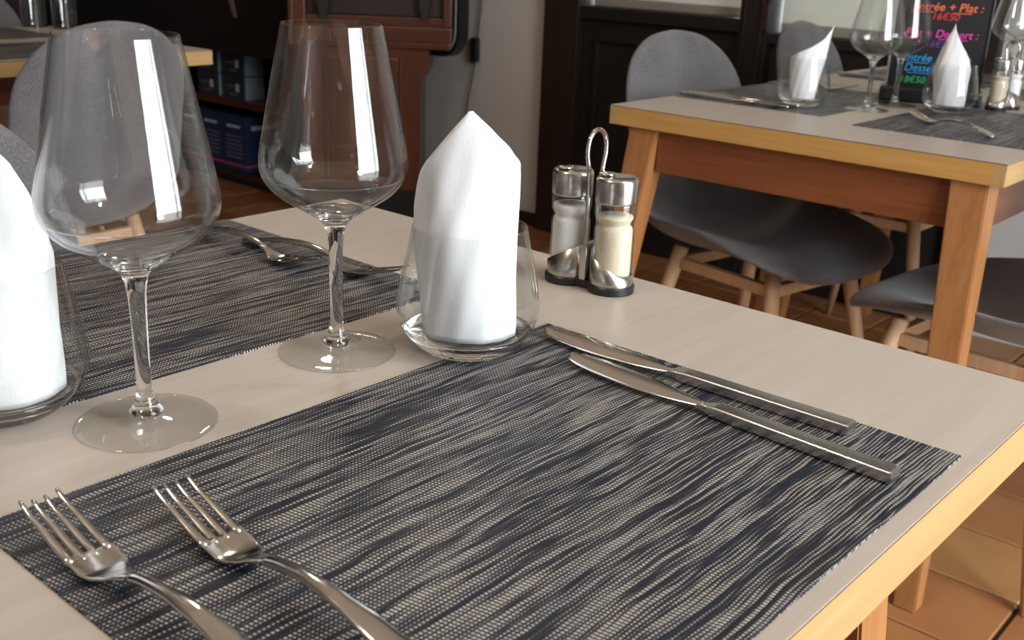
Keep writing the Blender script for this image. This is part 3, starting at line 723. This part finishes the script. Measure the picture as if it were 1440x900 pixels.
text('Entr\u00e9e + Plat +', -.002, .085, .0220, col['b'], mb); text('Dessert', -.028, .064, .0220, col['b'], mb)
text('18\u20ac50', -.044, .040, .0195, col['g'], mb)
for (x0, x1, z, c_) in ((-.066, -.020, .1845, 'o'), (.016, .052, .1845, 'o'), (-.070, -.036, .1315, 'm'), (-.004, .052, .1315, 'm'), (-.060, -.015, .0815, 'b'), (.014, .046, .0815, 'b'), (-.056, -.006, .0605, 'b')):
    obj('underline', bx(x0, x1, -.0052, -.0042, z-.0006, z+.0006), col[c_], mb)

# ================================================================ sideboard at the back left
sb = thing('sideboard', 'antique red-brown wooden sideboard with a black front rail, against the back wall', 'sideboard', (-3.0, 2.06, FL))
def SB(n, x0, x1, y0, y1, z0, z1, m='mahogany', b=.004): return obj(n, bx(x0+3.0, x1+3.0, y0-2.06, y1-2.06, z0-FL, z1-FL, b), MT[m], sb)
SB('back_panel', -4.62, -2.91, 2.40, 2.42, -.70, .60, 'black_wood')
SB('side_panel', -3.88, -3.85, 2.06, 2.40, FL, -.10, 'dark_brown'); SB('side_panel', -4.62, -4.59, 2.03, 2.40, FL, -.02, 'dark_brown'); SB('cupboard_door', -4.585, -3.885, 2.05, 2.07, -.70, -.06, 'black_wood')
SB('lower_shelf', -3.85, -2.95, 2.06, 2.40, -.715, -.690, 'dark_brown')
SB('middle_shelf', -3.85, -2.95, 2.06, 2.40, -.412, -.383, 'mahogany_x')
SB('plinth', -3.85, -2.91, 2.08, 2.12, FL, -.715, 'black_wood')
SB('upright', -2.95, -2.91, 2.05, 2.42, -.75, -.06, 'dark_brown')
SB('black_rail', -4.62, -2.90, 1.97, 2.03, -.178, .30, 'black_wood', .008); SB('black_top', -4.62, -2.90, 2.03, 2.40, -.02, .015, 'black_wood', .006)
obj('carved_scroll', prism([(-3.235+3, .722), (-3.215+3, .715), (-3.24+3, .80), (-3.29+3, .86), (-3.31+3, .85), (-3.26+3, .78)], -.096, -.089), plain('worn_rose_paint', (.16, .09, .08), .6), sb)
# corner cabinet standing askew, its origin on the floor below the right front corner of the carcass
cc = thing('corner_cabinet', 'mahogany corner cabinet with black brackets, behind the middle wine glass', 'cabinet', (-2.319, 2.15, FL), math.radians(41))
def CC(n, x0, x1, y0, y1, z0, z1, m='mahogany', b=.004): return obj(n, bx(x0, x1, y0, y1, z0-FL, z1-FL, b), MT[m], cc)
CC('plinth', -.44, -.040, .015, .22, FL, -.60, 'black_wood')  # black colour stands in for the shadow at the cabinet's foot
obj('carcass', prism([(-.46, .15), (-.028, .15), (-.028, .556), (.0, .585), (.0, .69), (-.46, .69)], .005, .23), MT['mahogany'], cc)
CC('door_panel', -.36, -.11, -.004, .006, -.55, -.12, 'mahogany'); CC('door_panel_moulding', -.375, -.365, -.008, .006, -.56, -.11, 'mahogany', .002); CC('door_panel_moulding', -.105, -.095, -.008, .006, -.56, -.11, 'mahogany', .002)
CC('lower_moulding', -.478, .075, -.012, .23, -.085, -.062, 'mahogany_x', .004); CC('worktop', -.482, .080, -.018, .23, -.062, -.008, 'mahogany_x', .005)
CC('upper_rail', -.44, .05, .004, .05, -.008, .022, 'mahogany_x', .003); CC('upper_panel', -.44, .05, .035, .05, .022, .60, 'dark_brown')
CC('upper_stile', -.482, -.440, -.004, .23, -.008, .60, 'mahogany'); CC('upper_stile', .05, .078, -.004, .23, -.008, .60, 'mahogany'); CC('edge_bead', -.500, -.482, -.008, .01, -.085, .60, 'mahogany_x', .004)
for xx, zb_ in ((-.372, .0), (-.015, .018)):
    obj('bracket', prism([(xx-.010, zb_-FL), (xx+.010, zb_-FL), (xx+.020, zb_+.06-FL), (xx+.023, .62-FL), (xx-.023, .62-FL), (xx-.020, zb_+.06-FL)], -.018, .003), MT['black_wood'], cc)

# cartons on the two shelves
navy = plain('navy_carton', (.012, .028, .085), .5, var=.15, vscale=12); dk = plain('charcoal_carton', (.022, .030, .042), .5, var=.15, vscale=12); pale = plain('pale_blue_carton_side', (.19, .26, .31), .5, var=.08, vscale=15)
grey = plain('grey_print', (.13, .15, .19), .6); whitep = plain('white_print', (.45, .47, .5), .6); redp = plain('red_print', (.65, .05, .05), .5)
def carton_low(label, x, first=None):
    c = thing('carton', label, 'box', (x, 2.075, -.690), 0, 'navy cartons on the lower shelf')
    obj('body', bx(0, .165, 0, .20, 0, .235, .002), navy, c)
    for k in range(6): obj('printed_line', bx(.018, .018+(.125 if k % 2 else .115), -.0008, 0, .055+k*.018, .061+k*.018), grey, c)
    obj('printed_title', bx(.03, .125, -.0008, 0, .185, .196), whitep, c); obj('red_stripe', bx(.004, .166, -.0008, 0, .022, .028), redp, c)
    obj('red_stripe', bx(.165, .1658, .0, .10, .022, .028), redp, c); obj('printed_title', bx(.165, .1658, .03, .17, .178, .196), whitep, c)
    return c
c1 = carton_low('navy carton with a red stripe on the lower shelf, right one, side in view', -3.505)
dup(c1, (-3.678, 2.078, -.690), 0, 'navy carton with a red stripe on the lower shelf, second from the right')
dup(c1, (-3.849, 2.085, -.690), 0, 'navy carton on the lower shelf, hidden mostly by the front wine glass')
def carton_up(label, x, z):
    c = thing('carton', label, 'box', (x, 2.07, z), 0, 'charcoal cartons on the middle shelf')
    obj('body', bx(0, .150, 0, .10, 0, .0985, .002), dk, c); obj('side_panel', bx(.150, .1512, .004, .098, .003, .096), pale, c)
    obj('printed_mark', bx(.088, .112, -.0008, 0, .034, .066), whitep, c)
    for (a, b_, c_, d) in ((.02, .075, .050, .057), (.045, .100, .018, .024)): obj('printed_line', bx(a, b_, -.0008, 0, c_, d), grey, c)
    return c
c2 = carton_up('charcoal carton with pale blue side, lower right of the stack on the shelf', -3.478, -.383)
dup(c2, (-3.478, 2.072, -.2845), 0, 'charcoal carton with pale blue side, upper right of the stack on the shelf')
dup(c2, (-3.665, 2.07, -.383), 0, 'charcoal carton, lower left of the stack beside the yellow table end')
dup(c2, (-3.668, 2.072, -.2845), 0, 'charcoal carton, upper left of the stack, half behind the yellow table end')

# rounded black panel on the wall, cable with an in-line switch
tv = thing('wall_screen', 'black panel with rounded corners and a thin pale rim beside the sideboard', 'screen', (-2.76, 2.30, 0))
def rrect(x0, x1, z0, z1, r, y0, y1, hole=None):
    pts = []
    for (cx_, cz_, a0) in ((x1-r, z0+r, -PI/2), (x1-r, z1-r, 0), (x0+r, z1-r, PI/2), (x0+r, z0+r, PI)):
        for k in range(9): a = a0+PI/2*k/8; pts.append((cx_+r*math.cos(a), cz_+r*math.sin(a)))
    return prism(pts, y0, y1)
obj('body', rrect(-.6, .445, -.125, .75, .09, 0, .05), MT['black_plastic'], tv)
obj('rim', tube([(.432, -.006, .70), (.432, -.006, -.03)]+[(.345+.087*math.cos(a), -.006, -.03+.087*math.sin(a)) for a in [-.15*k for k in range(1, 7)]], .0022, 8), plain('pale_rim', (.5, .5, .5), .4), tv)
cb = thing('power_cable', 'thin black cable with in-line switch hanging on the white wall', 'cable', (-2.42, YB-.012, 0))
cbp = [(.020, 0, .55), (.022, 0, .20), (.018, 0, .06), (.010, 0, .00), (.003, 0, -.08), (-.004, 0, -.14), (-.020, 0, -.22), (-.038, 0, -.30), (-.048, 0, -.38), (-.055, 0, -.55), (-.055, 0, -.69)]
cbs = [(a, b_, c_) for a, b_, c_ in smooth_profile(cbp, 5)]
obj('cord', tube(cbs, .0022, 8), MT['black_plastic'], cb, smooth=True)
obj('switch', bx(-.017, .013, -.018, .006, -.155, -.065, .004), MT['black_plastic'], cb)

# dark round stool at the back right
so = thing('stool', 'black round-seated stool against the white wall under the tables at right', 'stool', (.16, 2.33, FL))
obj('seat', lathe(smooth_profile([(0, .36), (.11, .355), (.145, .33), (.150, .30), (.13, .27), (0, .26)], 5), 40), MT['black_plastic'], so, smooth=True)
for k in range(3):
    a = k*2.09+.4; obj('leg', tube([(.09*math.cos(a), .09*math.sin(a), .27), (.14*math.cos(a), .14*math.sin(a), 0)], .010, 10), MT['black_wood'], so)
